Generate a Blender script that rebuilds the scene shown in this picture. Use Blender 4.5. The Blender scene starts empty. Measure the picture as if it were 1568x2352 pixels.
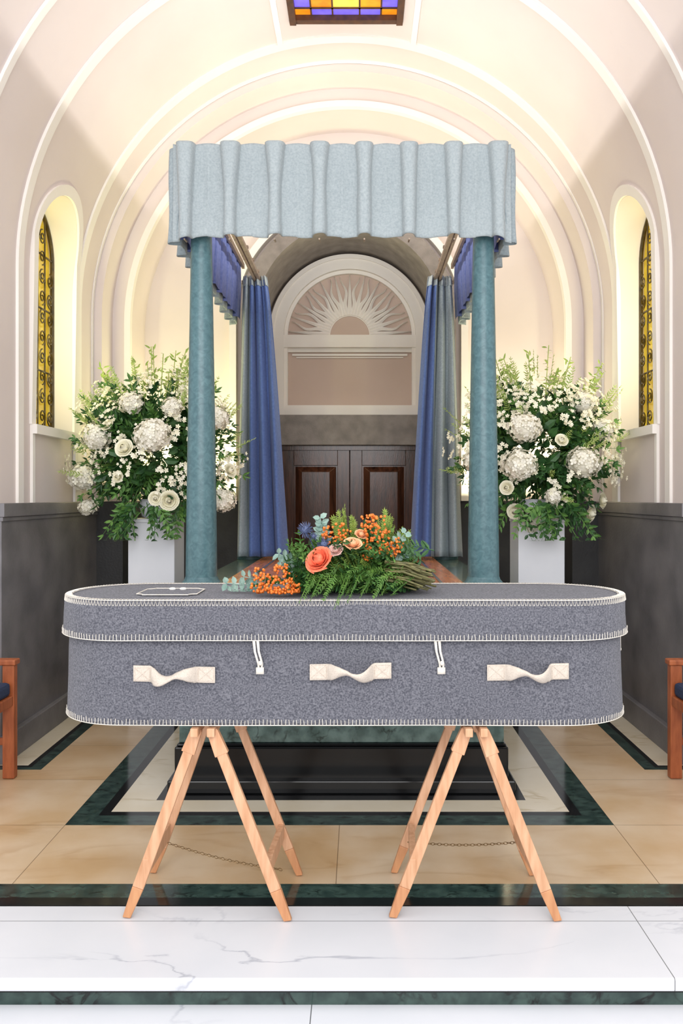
import bpy, math, random
from mathutils import Vector, Matrix
random.seed(7)
R=random.random
def U(a,b): return a+(b-a)*random.random()
sc=bpy.context.scene
F=1900.0; CX=0.093; CZ=1.54; VX=825.0; HY=1140.0
def W(px,py,Y):
    return Vector(((px-VX)*Y/F+CX, Y, CZ-(py-HY)*Y/F))
def lin(c):
    return tuple((x/255/12.92 if x/255<=0.04045 else ((x/255+0.055)/1.055)**2.4) for x in c)
# ------------------------------------------------------------ materials
def newmat(name):
    m=bpy.data.materials.new(name); m.use_nodes=True
    nt=m.node_tree; b=nt.nodes['Principled BSDF']
    return m,nt,b
def mat(name,c1,c2=None,rough=0.6,scale=8.0,bump=0.0,bscale=None,detail=4,metal=0,stretch=None,spec=0.5,lo=0.3,hi=0.7,emit=0,dist=0.0,sheen=0):
    m,nt,b=newmat(name)
    b.inputs['Roughness'].default_value=rough
    b.inputs['Metallic'].default_value=metal
    b.inputs['Specular IOR Level'].default_value=spec
    if sheen: b.inputs['Sheen Weight'].default_value=sheen
    c2=c2 or tuple(x*0.88 for x in c1)
    tc=nt.nodes.new('ShaderNodeTexCoord'); mp=nt.nodes.new('ShaderNodeMapping')
    nt.links.new(tc.outputs['Object'],mp.inputs[0])
    if stretch: mp.inputs['Scale'].default_value=stretch
    n=nt.nodes.new('ShaderNodeTexNoise'); n.inputs['Scale'].default_value=scale; n.inputs['Detail'].default_value=detail
    n.inputs['Distortion'].default_value=dist
    nt.links.new(mp.outputs[0],n.inputs['Vector'])
    r=nt.nodes.new('ShaderNodeValToRGB'); r.color_ramp.elements[0].position=lo; r.color_ramp.elements[1].position=hi
    r.color_ramp.elements[0].color=(*lin(c2),1); r.color_ramp.elements[1].color=(*lin(c1),1)
    nt.links.new(n.outputs['Fac'],r.inputs[0]); nt.links.new(r.outputs[0],b.inputs['Base Color'])
    if emit:
        nt.links.new(r.outputs[0],b.inputs['Emission Color']); b.inputs['Emission Strength'].default_value=emit
    if bump:
        n2=nt.nodes.new('ShaderNodeTexNoise'); n2.inputs['Scale'].default_value=bscale or scale*4; n2.inputs['Detail'].default_value=3
        nt.links.new(mp.outputs[0],n2.inputs['Vector'])
        bp=nt.nodes.new('ShaderNodeBump'); bp.inputs['Strength'].default_value=bump; bp.inputs['Distance'].default_value=0.01
        nt.links.new(n2.outputs['Fac'],bp.inputs['Height']); nt.links.new(bp.outputs[0],b.inputs['Normal'])
    return m
def marble(name,base,vein,rough=0.15,scale=1.6,width=0.03,cloud=None,joint=None,vf=0.8):
    m,nt,b=newmat(name); b.inputs['Roughness'].default_value=rough
    N=nt.nodes.new; L=nt.links.new
    tc=N('ShaderNodeTexCoord'); n=N('ShaderNodeTexNoise'); n.inputs['Scale'].default_value=scale; n.inputs['Detail'].default_value=7; n.inputs['Distortion'].default_value=0.6
    mp=N('ShaderNodeMapping'); mp.inputs['Rotation'].default_value=(0,0,0.45); mp.inputs['Scale'].default_value=(1,2.6,1)
    L(tc.outputs['Object'],mp.inputs[0]); L(mp.outputs[0],n.inputs['Vector'])
    s=N('ShaderNodeMath'); s.operation='SUBTRACT'; s.inputs[1].default_value=0.5; L(n.outputs['Fac'],s.inputs[0])
    a=N('ShaderNodeMath'); a.operation='ABSOLUTE'; L(s.outputs[0],a.inputs[0])
    r=N('ShaderNodeValToRGB'); r.color_ramp.elements[0].position=0; r.color_ramp.elements[1].position=width
    r.color_ramp.elements[0].color=(*lin(vein),1); r.color_ramp.elements[1].color=(1,1,1,1)
    L(a.outputs[0],r.inputs[0])
    n2=N('ShaderNodeTexNoise'); n2.inputs['Scale'].default_value=scale*1.7; n2.inputs['Detail'].default_value=6; L(tc.outputs['Object'],n2.inputs['Vector'])
    r2=N('ShaderNodeValToRGB'); r2.color_ramp.elements[0].position=0.35; r2.color_ramp.elements[1].position=0.65
    r2.color_ramp.elements[0].color=(*lin(cloud or base),1); r2.color_ramp.elements[1].color=(*lin(base),1)
    L(n2.outputs['Fac'],r2.inputs[0])
    n3=N('ShaderNodeTexNoise'); n3.inputs['Scale'].default_value=scale*1.3; L(mp.outputs[0],n3.inputs['Vector'])
    r3=N('ShaderNodeMapRange'); r3.inputs[1].default_value=0.42; r3.inputs[2].default_value=0.62; r3.inputs[4].default_value=vf; L(n3.outputs['Fac'],r3.inputs[0])
    mx=N('ShaderNodeMix'); mx.data_type='RGBA'; mx.blend_type='MULTIPLY'
    L(r3.outputs[0],mx.inputs[0])
    L(r2.outputs[0],mx.inputs[6]); L(r.outputs[0],mx.inputs[7])
    out=mx.outputs[2]
    if joint:
        br=N('ShaderNodeTexBrick'); mp2=N('ShaderNodeMapping'); mp2.inputs['Location'].default_value=(joint[2],joint[3],0)
        L(tc.outputs['Object'],mp2.inputs[0]); L(mp2.outputs[0],br.inputs['Vector'])
        br.offset=0; br.inputs['Scale'].default_value=1; br.inputs['Brick Width'].default_value=joint[0]; br.inputs['Row Height'].default_value=joint[1]
        br.inputs['Mortar Size'].default_value=0.0020; br.inputs['Mortar Smooth'].default_value=0.3
        br.inputs['Color1'].default_value=(1,1,1,1); br.inputs['Color2'].default_value=(*joint[5],1); br.inputs['Mortar'].default_value=(*lin(joint[4]),1)
        m3=N('ShaderNodeMix'); m3.data_type='RGBA'; m3.blend_type='MULTIPLY'; m3.inputs[0].default_value=1
        L(out,m3.inputs[6]); L(br.outputs['Color'],m3.inputs[7]); out=m3.outputs[2]
    L(out,b.inputs['Base Color'])
    return m
M={}
M['plaster']=mat('plaster',(226,215,211),(220,208,204),0.85,1.5)
M['plaster_white']=mat('plaster_white',(243,239,233),(238,232,226),0.8,2)
M['panel_pink']=mat('panel_pink',(206,186,174),(199,178,166),0.85,2)
M['dado']=mat('dado_stone',(126,123,126),(94,92,96),0.42,4,0.12,60,6)
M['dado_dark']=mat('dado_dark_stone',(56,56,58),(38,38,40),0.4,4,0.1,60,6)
M['stone']=mat('grey_stone',(146,138,132),(118,111,106),0.6,9,0.25,80,6)
M['green']=marble('green_marble',(60,80,74),(22,38,36),0.12,9,0.05,(32,50,47),vf=1)
M['greenbody']=marble('green_marble_body',(104,128,124),(66,84,80),0.15,9,0.05,(70,92,88))
M['black']=mat('black_marble',(22,23,25),(14,15,17),0.12,5,spec=.35)
M['white']=marble('white_marble',(224,224,228),(200,202,209),0.3,1.0,0.012,(215,216,221),(3.0,3.0,1.9,0.0,(150,150,150),(.96,.96,.96)),.8)
M['whiteL']=marble('white_marble_lower',(224,224,228),(200,202,209),0.3,1.0,0.012,(213,215,220),(1.9,3.0,0.06,0.0,(120,120,120),(.97,.97,.97)),.8)
M['tan']=marble('tan_limestone',(214,194,168),(226,210,190),0.34,1.4,0.05,(196,166,128),(1.285,0.62,0.0,-3.875,(170,160,150),(0.95,.89,.80)),.5)
M['cream']=marble('cream_limestone',(226,217,198),(220,210,190),0.22,1.5,0.03,(216,204,180))
M['felt']=mat('grey_felt',(126,126,134),(80,81,90),0.95,170,0.45,500,8,lo=0.36,hi=0.66,spec=0.12,sheen=0.15)
M['stitch']=mat('cream_wool',(232,226,216),(216,208,196),0.9,60)
M['strap']=mat('cream_cotton_webbing',(222,210,197),(200,187,174),0.9,260,0.4,500)
M['wood']=mat('pale_oak',(222,174,138),(196,144,106),0.5,9,0.08,40,5,stretch=(6,6,0.8))
M['woodfoot']=mat('oak_foot',(208,152,108),(188,128,88),0.5,9,0.08,40,5,stretch=(6,6,0.8))
M['door']=mat('dark_mahogany',(92,54,36),(44,22,13),0.22,5,0.08,30,6,stretch=(7,7,0.7))
M['chairwood']=mat('reddish_wood',(176,98,56),(142,72,38),0.45,8,0.05,40,5,stretch=(5,5,1))
M['navy']=mat('navy_fabric',(44,60,92),(34,46,74),0.9,90,0.3,300)
M['ctop']=mat('polished_wood_top',(214,138,84),(176,104,60),0.22,5,0,None,5,stretch=(7,0.7,1))
M['roller']=mat('steel_roller',(170,170,170),(140,140,140),0.3,20,metal=0.8)
M['column']=mat('teal_scagliola',(88,122,128),(66,98,106),0.35,34,0.03,60,8,dist=1.0,lo=0.35,hi=0.7)
M['valance']=mat('pale_blue_grey_velvet',(166,175,178),(147,157,161),0.85,90,0.2,300,5,sheen=0.1)
M['valdark']=mat('greyblue_velvet',(160,172,177),(138,151,157),0.85,80,0.25,300,5,sheen=0.1)
M['blue']=mat('royal_blue_cloth',(92,118,174),(78,102,158),0.85,60,0.2,300,4,sheen=0.15)
M['lining']=mat('blue_lining',(104,116,172),(84,98,152),0.85,40,0.1,200)
M['rail']=mat('bronze_rail',(150,130,112),(120,104,90),0.4,20,metal=0.3)
M['pedestal']=mat('white_painted',(222,224,230),(214,217,224),0.5,4)
M['leaf']=mat('leaf_green',(106,148,70),(58,102,44),0.5,14,lo=0.35,hi=0.65)
M['leafd']=mat('leaf_dark',(66,110,56),(32,68,34),0.45,14,lo=0.35,hi=0.65)
M['leafl']=mat('leaf_light',(184,200,116),(138,166,80),0.5,14)
M['petal']=mat('white_petal',(246,243,232),(234,229,208),0.6,25)
M['petalc']=mat('cream_petal',(246,243,226),(236,231,200),0.6,20)
M['orange']=mat('coral_petal',(246,142,108),(234,112,80),0.55,40)
M['peach']=mat('peach_petal',(248,202,160),(238,174,128),0.55,40)
M['blush']=mat('blush_petal',(244,214,204),(232,188,178),0.55,40)
M['berry']=mat('orange_berry',(238,140,54),(218,100,34),0.3,90)
M['euc']=mat('eucalyptus',(152,176,164),(110,142,132),0.6,20)
M['fern']=mat('fern_green',(112,150,66),(66,110,46),0.55,20)
M['solid']=mat('yellowgreen_sprig',(168,186,88),(116,144,60),0.6,30)
M['thistle']=mat('blue_thistle',(92,104,140),(66,78,112),0.6,40)
M['stem']=mat('green_stem',(122,118,72),(82,78,46),0.5,40)
M['iron']=mat('gilded_iron',(96,78,30),(50,40,18),0.4,20,metal=0.3)
M['lead']=mat('dark_bronze_frame',(92,58,34),(64,40,26),0.5,20)
M['gy']=mat('amber_glass',(236,206,70),(190,150,40),0.2,7,emit=0.5)  # emission put in for daylight behind the side window panes
M['go']=mat('orange_glass',(236,150,30),(206,110,16),0.2,7,emit=0.75)  # emission in the three skylight glasses stands in for daylight
M['gb']=mat('violet_glass',(120,105,230),(92,78,205),0.2,7,emit=0.75)
M['gl']=mat('yellow_glass',(244,200,90),(236,176,60),0.2,7,emit=0.7)
M['pearl']=mat('white_button',(245,243,238),(232,230,226),0.3,20)
M['chain']=mat('chain_metal',(150,120,80),(120,96,60),0.35,30,metal=0.7)
# ------------------------------------------------------------ mesh builder
class MB:
    def __init__(s): s.v=[]; s.f=[]; s.m=[]
    def add(s,vs,fs,mi=0):
        o=len(s.v); s.v.extend([tuple(v) for v in vs]); s.f.extend([tuple(i+o for i in f) for f in fs]); s.m.extend([mi]*len(fs))
    def box(s,x0,x1,y0,y1,z0,z1,mi=0):
        s.add([(x0,y0,z0),(x1,y0,z0),(x1,y1,z0),(x0,y1,z0),(x0,y0,z1),(x1,y0,z1),(x1,y1,z1),(x0,y1,z1)],
              [(0,3,2,1),(4,5,6,7),(0,1,5,4),(1,2,6,5),(2,3,7,6),(3,0,4,7)],mi)
    def loops(s,loops,closed=True,caps=True,mi=0):
        n=len(loops[0]); vs=[p for l in loops for p in l]; fs=[]
        for k in range(len(loops)-1):
            for i in range(n if closed else n-1):
                j=(i+1)%n; fs.append((k*n+i,k*n+j,(k+1)*n+j,(k+1)*n+i))
        if caps: fs.append(tuple(range(n-1,-1,-1))); fs.append(tuple((len(loops)-1)*n+i for i in range(n)))
        s.add(vs,fs,mi)
    def arch(s,y0,y1,ri,ro,ci=2.95,co=None,a0=180,a1=0,legL=None,legR=None,n=64,mi=0):
        co=ci if co is None else co
        prof=[]
        if legL is not None:
            prof.append(((-ri,legL),(-ro,legL)))
            prof.append(((-ri,(legL+ci)/2),(-ro,(legL+co)/2)))
        for i in range(n+1):
            a=math.radians(a0+(a1-a0)*i/n)
            prof.append(((ri*math.cos(a),ci+ri*math.sin(a)),(ro*math.cos(a),co+ro*math.sin(a))))
        if legR is not None:
            prof.append(((ri,(legR+ci)/2),(ro,(legR+co)/2)))
            prof.append(((ri,legR),(ro,legR)))
        L=[[(p[0],y0,p[1]),(p[0],y1,p[1]),(q[0],y1,q[1]),(q[0],y0,q[1])] for p,q in prof]
        s.loops(L)
    def tube(s,pts,r,n=6,closed=False,mi=0):
        pts=[Vector(p) for p in pts]; loops=[]; N=len(pts)
        prev=None
        for i,p in enumerate(pts):
            if closed: t=pts[(i+1)%N]-pts[i-1]
            else: t=pts[min(i+1,N-1)]-pts[max(i-1,0)]
            if t.length<1e-9: t=Vector((0,0,1))
            t.normalize()
            if prev is None:
                up=Vector((0,0,1)) if abs(t.z)<0.9 else Vector((1,0,0))
                u=t.cross(up).normalized()
            else:
                u=(prev-t*prev.dot(t)); u=u.normalized() if u.length>1e-6 else t.orthogonal().normalized()
            prev=u; w=t.cross(u)
            rr=r[i] if isinstance(r,(list,tuple)) else r
            loops.append([p+(u*math.cos(2*math.pi*k/n)+w*math.sin(2*math.pi*k/n))*rr for k in range(n)])
        if closed: loops.append(loops[0]); s.loops(loops,True,False,mi)
        else: s.loops(loops,True,True,mi)
    def beam(s,p0,p1,w,d,mi=0,w1=None):
        p0=Vector(p0);p1=Vector(p1);t=(p1-p0).normalized(); yv=Vector((0,1,0)); u=t.cross(yv).normalized(); v=u.cross(t).normalized()
        w1=w1 or w; L=[]
        for p,ww in((p0,w),(p1,w1)):
            L.append([p-u*ww/2-v*d/2,p+u*ww/2-v*d/2,p+u*ww/2+v*d/2,p-u*ww/2+v*d/2])
        s.loops(L,mi=mi)
    def lathe(s,cx,cy,prof,n=32,mi=0):
        s.loops([[(cx+r*math.cos(2*math.pi*k/n),cy+r*math.sin(2*math.pi*k/n),z) for k in range(n)] for r,z in prof],mi=mi)
    def grid(s,fn,nu,nv,mi=0):
        vs=[fn(i/nu,j/nv) for j in range(nv+1) for i in range(nu+1)]
        fs=[(j*(nu+1)+i,j*(nu+1)+i+1,(j+1)*(nu+1)+i+1,(j+1)*(nu+1)+i) for j in range(nv) for i in range(nu)]
        s.add(vs,fs,mi)
    def leaf(s,p,d,nrm,l,w,mi=0,curl=0.15):
        p=Vector(p); d=Vector(d).normalized(); n=Vector(nrm); n=n-d*n.dot(d)
        n=n.normalized() if n.length>1e-5 else d.orthogonal().normalized(); u=d.cross(n)
        def P(t,a,h): return p+d*l*t+u*w*a+n*l*h
        vs=[P(0,0,0),P(.3,-.42,.06),P(.3,0,-.02),P(.3,.42,.06),P(.68,-.38,.04-curl*.4),P(.68,0,-.04-curl*.4),P(.68,.38,.04-curl*.4),P(1,0,-curl)]
        s.add(vs,[(0,1,2),(0,2,3),(1,4,5,2),(2,5,6,3),(4,7,5),(5,7,6)],mi)
    def ball(s,c,r,mi=0,seg=8,ring=5):
        c=Vector(c); vs=[c+Vector((0,0,r))]
        for j in range(1,ring):
            a=math.pi*j/ring
            for i in range(seg):
                b=2*math.pi*i/seg; vs.append(c+Vector((math.sin(a)*math.cos(b),math.sin(a)*math.sin(b),math.cos(a)))*r)
        vs.append(c-Vector((0,0,r))); fs=[]
        for i in range(seg): fs.append((0,1+i,1+(i+1)%seg))
        for j in range(ring-2):
            for i in range(seg):
                a=1+j*seg+i; b=1+j*seg+(i+1)%seg; fs.append((a,a+seg,b+seg,b))
        l=len(vs)-1; o=1+(ring-2)*seg
        for i in range(seg): fs.append((l,o+(i+1)%seg,o+i))
        s.add(vs,fs,mi)
    def floret(s,c,ax,r,k=4,mi=0,cup=0.25):
        c=Vector(c); ax=Vector(ax).normalized(); u=ax.orthogonal().normalized(); w=ax.cross(u); a0=U(0,6.28)
        for i in range(k):
            a=a0+2*math.pi*i/k; d=u*math.cos(a)+w*math.sin(a); e=ax.cross(d)
            h=math.pi/k*0.95
            s.add([c,c+(d*.55-e*.5*h*1.15)*r+ax*r*cup*.6,c+(d*.98-e*.22)*r+ax*r*cup,c+(d*.98+e*.22)*r+ax*r*cup,c+(d*.55+e*.5*h*1.15)*r+ax*r*cup*.6],[(0,1,2,3,4)],mi)
    def hydrangea(s,c,r,n=120,fr=0.20,mi=0,sq=0.9):
        c=Vector(c); g=math.pi*(3-5**.5)
        for i in range(n):
            z=1-2*(i+.5)/n; q=math.sqrt(1-z*z); d=Vector((q*math.cos(g*i),q*math.sin(g*i),z)); d=(d+Vector((U(-.16,.16),U(-.16,.16),U(-.16,.16)))).normalized()
            s.floret(c+Vector((d.x,d.y,d.z*sq))*r*U(.84,1.08),d+Vector((U(-.3,.3),U(-.3,.3),U(-.3,.3))),r*fr*U(.85,1.15),4,mi,.1)
        s.ball(c,r*.80,mi,12,8)
    def rose(s,c,r,ax,mi=0):
        c=Vector(c); ax=Vector(ax).normalized(); u=ax.orthogonal().normalized(); w=ax.cross(u)
        ns=[2,3,3,4,5,5,6]
        s.ball(c+ax*r*.30,r*.17,mi,10,7)
        for k in range(7):
            rk=r*(.16+.58*k/6); n=ns[k]
            for i in range(n):
                a0=2*math.pi*(i/n+k*.382); wd=math.pi/n*1.5
                top=.56-.07*k; curl=max(0,k-3)*.11
                def fn(a,t,a0=a0,wd=wd,rk=rk,top=top,curl=curl,k=k):
                    A=a0+(a*2-1)*wd*(.5+.5*math.sin(math.pi*.5*min(1,t*1.4)))
                    e=1-.30*(a*2-1)**4
                    rr=rk*(.25+.75*math.sin(min(1,t*1.3)*math.pi/2))*(1-(.38*t**3 if k<4 else 0))+r*.09*(a-.5)+r*curl*t**3
                    h=r*(-.5+(top+.5)*t*e)-r*curl*.9*max(0,t-.7)/.3*.5
                    return c+(u*math.cos(A)+w*math.sin(A))*rr+ax*h
                s.grid(fn,6,6,mi)
    def sprig(s,p,d,L,n,ll,lw,droop=0.0,stem=0.0015,mi=0,spread=0.9,tipgrow=0.0,smi=None):
        p=Vector(p); d=Vector(d).normalized(); pts=[]
        side=d.cross(Vector((U(-1,1),U(-1,1),U(-1,1)))).normalized()
        for i in range(n+1):
            t=i/n; pts.append(p+d*L*t+Vector((0,0,-droop*L*t*t)))
        s.tube([pts[0],pts[n//2],pts[n]],[stem,stem*.8,stem*.4],4,mi=mi if smi is None else smi)
        for i in range(1,n+1):
            t=(pts[i]-pts[i-1]).normalized(); nn=t.cross(side)
            sc_=(1-.45*i/n)
            for sg in (-1,1):
                dd=t*U(.6,.9)+side*sg*spread*U(.7,1.2)+nn*U(-.3,.3)
                s.leaf(pts[i],dd,nn+Vector((U(-.4,.4),U(-.4,.4),U(-.2,.6))),ll*sc_*U(.8,1.2),lw*sc_,mi,U(-.05,.3))
        s.leaf(pts[n],t,nn,ll*.7,lw*.6,mi)
    def obj(s,name,mats,parent=None,smooth=False,bevel=0,solid=0,**props):
        me=bpy.data.meshes.new(name); me.from_pydata(s.v,[],s.f); 
        for m_ in (mats if isinstance(mats,(list,tuple)) else [mats]): me.materials.append(m_)
        me.polygons.foreach_set('material_index',s.m)
        if smooth: me.polygons.foreach_set('use_smooth',[True]*len(s.f))
        me.update()
        o=bpy.data.objects.new(name,me); sc.collection.objects.link(o)
        if solid:
            md=o.modifiers.new('solid','SOLIDIFY'); md.thickness=solid; md.offset=0
        if bevel:
            md=o.modifiers.new('bevel','BEVEL'); md.width=bevel; md.segments=2; md.limit_method='ANGLE'
        if parent: attach(o,parent)
        for k,v in props.items(): o[k]=v
        return o
def attach(o,parent):
    o.parent=parent; o.matrix_parent_inverse=Matrix.Translation(-parent.location)
def empty(name,loc,label,category,**p):
    e=bpy.data.objects.new(name,None); e.empty_display_size=0.1; e.location=loc; sc.collection.objects.link(e)
    e['label']=label; e['category']=category
    for k,v in p.items(): e[k]=v
    return e
tn=[0]
def trim(mb,m_,label='cream plaster moulding',**k):
    tn[0]+=1
    return mb.obj('trim_%d'%tn[0],m_,kind='structure',label=label,category='trim',**k)
def S(mb,name,m_,label,cat,**k):
    return mb.obj(name,m_,kind='structure',label=label,category=cat,**k)
def smooth_angle(o):
    me=o.data
    me.polygons.foreach_set('use_smooth',[True]*len(me.polygons))
    try: me.set_sharp_from_angle(angle=math.radians(35))
    except Exception: pass
# ------------------------------------------------------------ room shell
YA,YB=4.78,6.5
RV,RO=2.0,2.42; SZ=2.95
def boolean(o,cut):
    md=o.modifiers.new('b','BOOLEAN'); md.operation='DIFFERENCE'; md.object=cut; md.solver='EXACT'
    dg=bpy.context.evaluated_depsgraph_get(); dg.update()
    me=bpy.data.meshes.new_from_object(o.evaluated_get(dg)); o.modifiers.clear(); o.data=me
    bpy.data.objects.remove(cut)
WY0,WY1,WZ0,WZT=5.32,6.03,2.0,3.58
WR=(WY1-WY0)/2; WYC=(WY0+WY1)/2; WSP=WZT-WR
GX=2.165
def warch(r,n=24,z0=WZ0):
    pts=[(WYC-r,z0)]
    for i in range(n+1):
        a=math.pi-math.pi*i/n; pts.append((WYC+r*math.cos(a),WSP+r*math.sin(a)))
    pts.append((WYC+r,z0)); return pts
for sd,name in ((-1,'wall_left'),(1,'wall_right')):
    mb=MB()
    if sd<0: mb.arch(YA,YB,RV,RO,a0=180,a1=130,legL=0,n=20)
    else: mb.arch(YA,YB,RV,RO,a0=50,a1=0,legR=0,n=20)
    o=S(mb,name,M['plaster'],'pink-beige plastered chapel wall curving into the vault','wall')
    c=MB(); P=warch(WR); xs=(-1.5,-2.6) if sd<0 else (2.6,1.5)
    c.loops([[(x,y,z) for y,z in P] for x in xs]); co=c.obj('cutter',M['plaster_white'])
    boolean(o,co); smooth_angle(o)
mb=MB(); mb.arch(YA,YB,RV,RO,a0=130,a1=50,n=48); 
ceil=S(mb,'ceiling',M['plaster'],'barrel vault of pink-beige plaster','ceiling')
c=MB(); c.box(-.365,.365,5.2,5.85,4.5,5.6); co=c.obj('cutter',M['plaster_white']); boolean(ceil,co)
c=MB(); c.arch(3.3,YA,RV,RO,n=64); tmp=c.obj('tmpvault',M['plaster'])
off=len(ceil.data.vertices)
v=[tuple(x.co) for x in ceil.data.vertices]+[tuple(x.co) for x in tmp.data.vertices]
f=[tuple(p.vertices) for p in ceil.data.polygons]+[tuple(i+off for i in p.vertices) for p in tmp.data.polygons]
me=bpy.data.meshes.new('ceiling'); me.from_pydata(v,[],f); me.materials.append(M['plaster']); ceil.data=me; bpy.data.objects.remove(tmp); smooth_angle(ceil)
mb=MB(); mb.arch(6.5,6.78,1.93,RO,legL=0,legR=0); trim(mb,M['plaster'],'stepped plaster arch around the recess'); smooth_angle(bpy.data.objects['trim_%d'%tn[0]])
mb=MB(); mb.arch(6.78,7.3,1.80,RO,legL=0,legR=0); trim(mb,M['plaster'],'inner plaster arch of the recess'); smooth_angle(bpy.data.objects['trim_%d'%tn[0]])
mb=MB(); mb.arch(7.3,7.5,.84,2.3,ci=3.10,co=2.95,legL=0,legR=0); S(mb,'wall_back',M['plaster'],'cream plaster back wall pierced by a stone arch','wall')
def mould(y0,y1,d,r=RV,m_='plaster_white',z0=1.5,full=True):
    mb=MB(); mb.arch(y0,y1,r-d,r+.03,legL=z0,legR=z0); o=trim(mb,M[m_]); smooth_angle(o)
def mouldtop(y0,y1,d):
    mb=MB(); mb.arch(y0,y1,RV-d,RV+.03); o=trim(mb,M['plaster_white']); smooth_angle(o)
mouldtop(4.40,4.45,.018)
mould(5.04,5.12,.018); mould(6.10,6.19,.016); mould(6.46,6.495,.010)
mould(6.762,6.82,.02,1.80) 
mb=MB(); mb.arch(7.2,7.31,.98,1.04,ci=3.10,legL=1.5,legR=1.5); smooth_angle(trim(mb,M['plaster_white']))
for sx in (-1,1):
    mb=MB()
    L=[]
    for x in (.47,.51):
        z=SZ+math.sqrt(RV*RV-x*x); L.append((sx*x,z))
    (x0,z0),(x1,z1)=L
    mb.loops([[(x0,y,z0-.02),(x1,y,z1-.02),(x1,y,z1+.04),(x0,y,z0+.04)] for y in (5.12,6.10)])
    trim(mb,M['plaster_white'])
mb=MB()
mb.box(-.4,.4,5.83,5.88,SZ+1.945,SZ+2.02)
mb.box(-.4,-.355,5.2,5.88,SZ+1.935,SZ+2.02); mb.box(.355,.4,5.2,5.88,SZ+1.935,SZ+2.02)
trim(mb,M['lead'],'dark bronze skylight frame')
mb=MB(); zg=SZ+1.985
rows=[(5.2,5.56),(5.575,5.74),(5.755,5.83)]
pm={(0,0):0,(1,0):2,(2,0):2,(3,0):2,(4,0):0,(0,1):1,(1,1):0,(2,1):2,(3,1):0,(4,1):1,(0,2):0,(1,2):1,(2,2):1,(3,2):1,(4,2):0}
xs=[(-.355,-.25),(-.24,-.1),(-.09,.09),(.1,.24),(.25,.355)]
for i,(a,b) in enumerate(xs):
    for j,(c_,d_) in enumerate(rows):
        mb.box(a,b,c_,d_,zg,zg+.01,pm[(i,j)])
for a in (-.245,-.095,.095,.245): mb.box(a-.006,a+.006,5.2,5.83,zg-.006,zg+.012,3)
for b in (5.567,5.747): mb.box(-.355,.355,b-.008,b+.008,zg-.006,zg+.012,3)
S(mb,'window_3',[M['go'],M['gb'],M['gl'],M['lead']],'stained glass skylight of orange, yellow and violet panes','window')
wi=0
for sd in (-1,1):
    wi+=1
    mb=MB(); P=warch(WR+.02); mb.loops([[(x,y,z) for y,z in P] for x in (sd*GX,sd*(GX+.02))])
    X=sd*(GX-.025)
    fr=[(X,y,z) for y,z in warch(WR-.012)]; mb.tube(fr,.014,6,mi=1); mb.tube([(X,WYC-WR,WZ0+.03),(X,WYC+WR,WZ0+.03)],.014,6,mi=1)
    for yy in (-.2,-.07,.07,.2):
        mb.tube([(X,WYC+yy,WZ0),(X,WYC+yy,WSP+math.sqrt(WR*WR-yy*yy))],.006,6,mi=1)
    for zz in (2.42,2.86,3.24): mb.tube([(X,WYC-WR,zz),(X,WYC+WR,zz)],.007,6,mi=1)
    def spiral(cy,cz,r,sg,a0):
        pts=[]
        for i in range(26):
            t=i/25; a=a0+sg*t*3.2*math.pi; rr=r*(1-.82*t); pts.append((X-sd*.008,cy+rr*math.cos(a),cz+rr*math.sin(a)))
        mb.tube(pts,.0055,5,mi=1)
    for k in range(11):
        z=2.1+k*.14
        for yy,sg in ((-.285,1),(-.135,-1),(.0,1 if k%2 else -1),(.135,1),(.275,-1)):
            if z>WSP-.02 and abs(yy)>.2: continue
            if z>WSP+.24: continue
            spiral(WYC+yy,z,.055,sg,math.pi/2 if k%2 else -math.pi/2)
    S(mb,'window_%d'%wi,[M['gy'],M['iron']],'arched amber glass window with scrolled gilded iron grille','window')
    mb=MB(); L=[]
    def xface(z):
        return RV if z<=SZ else math.sqrt(RV*RV-(z-SZ)**2)
    a=warch(WR+.002); b=warch(WR+.07)
    for (y0,z0),(y1,z1) in zip(a,b):
        L.append([(sd*(xface(z0)-.016),y0,z0),(sd*(xface(z1)-.016),y1,z1),(sd*(xface(z1)+.03),y1,z1),(sd*(xface(z0)+.03),y0,z0)])
    mb.loops(L); trim(mb,M['plaster_white'],'raised cream architrave around arched window')
    mb=MB(); x0,x1=sorted((sd*1.955,sd*2.3)); mb.box(x0,x1,WY0-.06,WY1+.06,WZ0-.06,WZ0+.0); trim(mb,M['plaster_white'],'cream window sill')
    mb=MB()
    x0,x1=sorted((sd*1.982,sd*2.02))
    mb.box(x0,x1,WY0-.06,WY0-.02,1.5,1.94); mb.box(x0,x1,WY1+.02,WY1+.06,1.5,1.94)
    trim(mb,M['plaster_white'],'cream panel moulding below sill')
for sd in (-1,1):
    def bx(a,b,*r):
        x0,x1=sorted((sd*a,sd*b)); mb.box(x0,x1,*r)
    mb=MB(); bx(1.965,2.05,4.76,6.495,0,1.42); bx(1.945,2.05,4.75,6.496,1.42,1.5); bx(1.955,2.05,4.755,6.496,1.395,1.42)
    trim(mb,M['dado'],'polished grey stone wainscot',bevel=.004)
    mb=MB(); bx(1.93,2.05,4.74,6.49,0,.16)
    mb.obj('baseboard_%s'%('left' if sd<0 else 'right'),M['dado'],kind='structure',label='grey stone skirting',category='baseboard',bevel=.006)
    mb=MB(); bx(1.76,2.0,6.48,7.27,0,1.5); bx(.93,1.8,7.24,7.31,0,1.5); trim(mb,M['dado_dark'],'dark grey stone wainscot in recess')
mb=MB(); mb.arch(7.16,7.32,.80,.93,ci=3.10,legL=0,legR=0); mb.arch(7.32,8.06,.80,.9,ci=3.10,legL=0,legR=0); smooth_angle(trim(mb,M['stone'],'grey stone arched doorway surround'))
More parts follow.
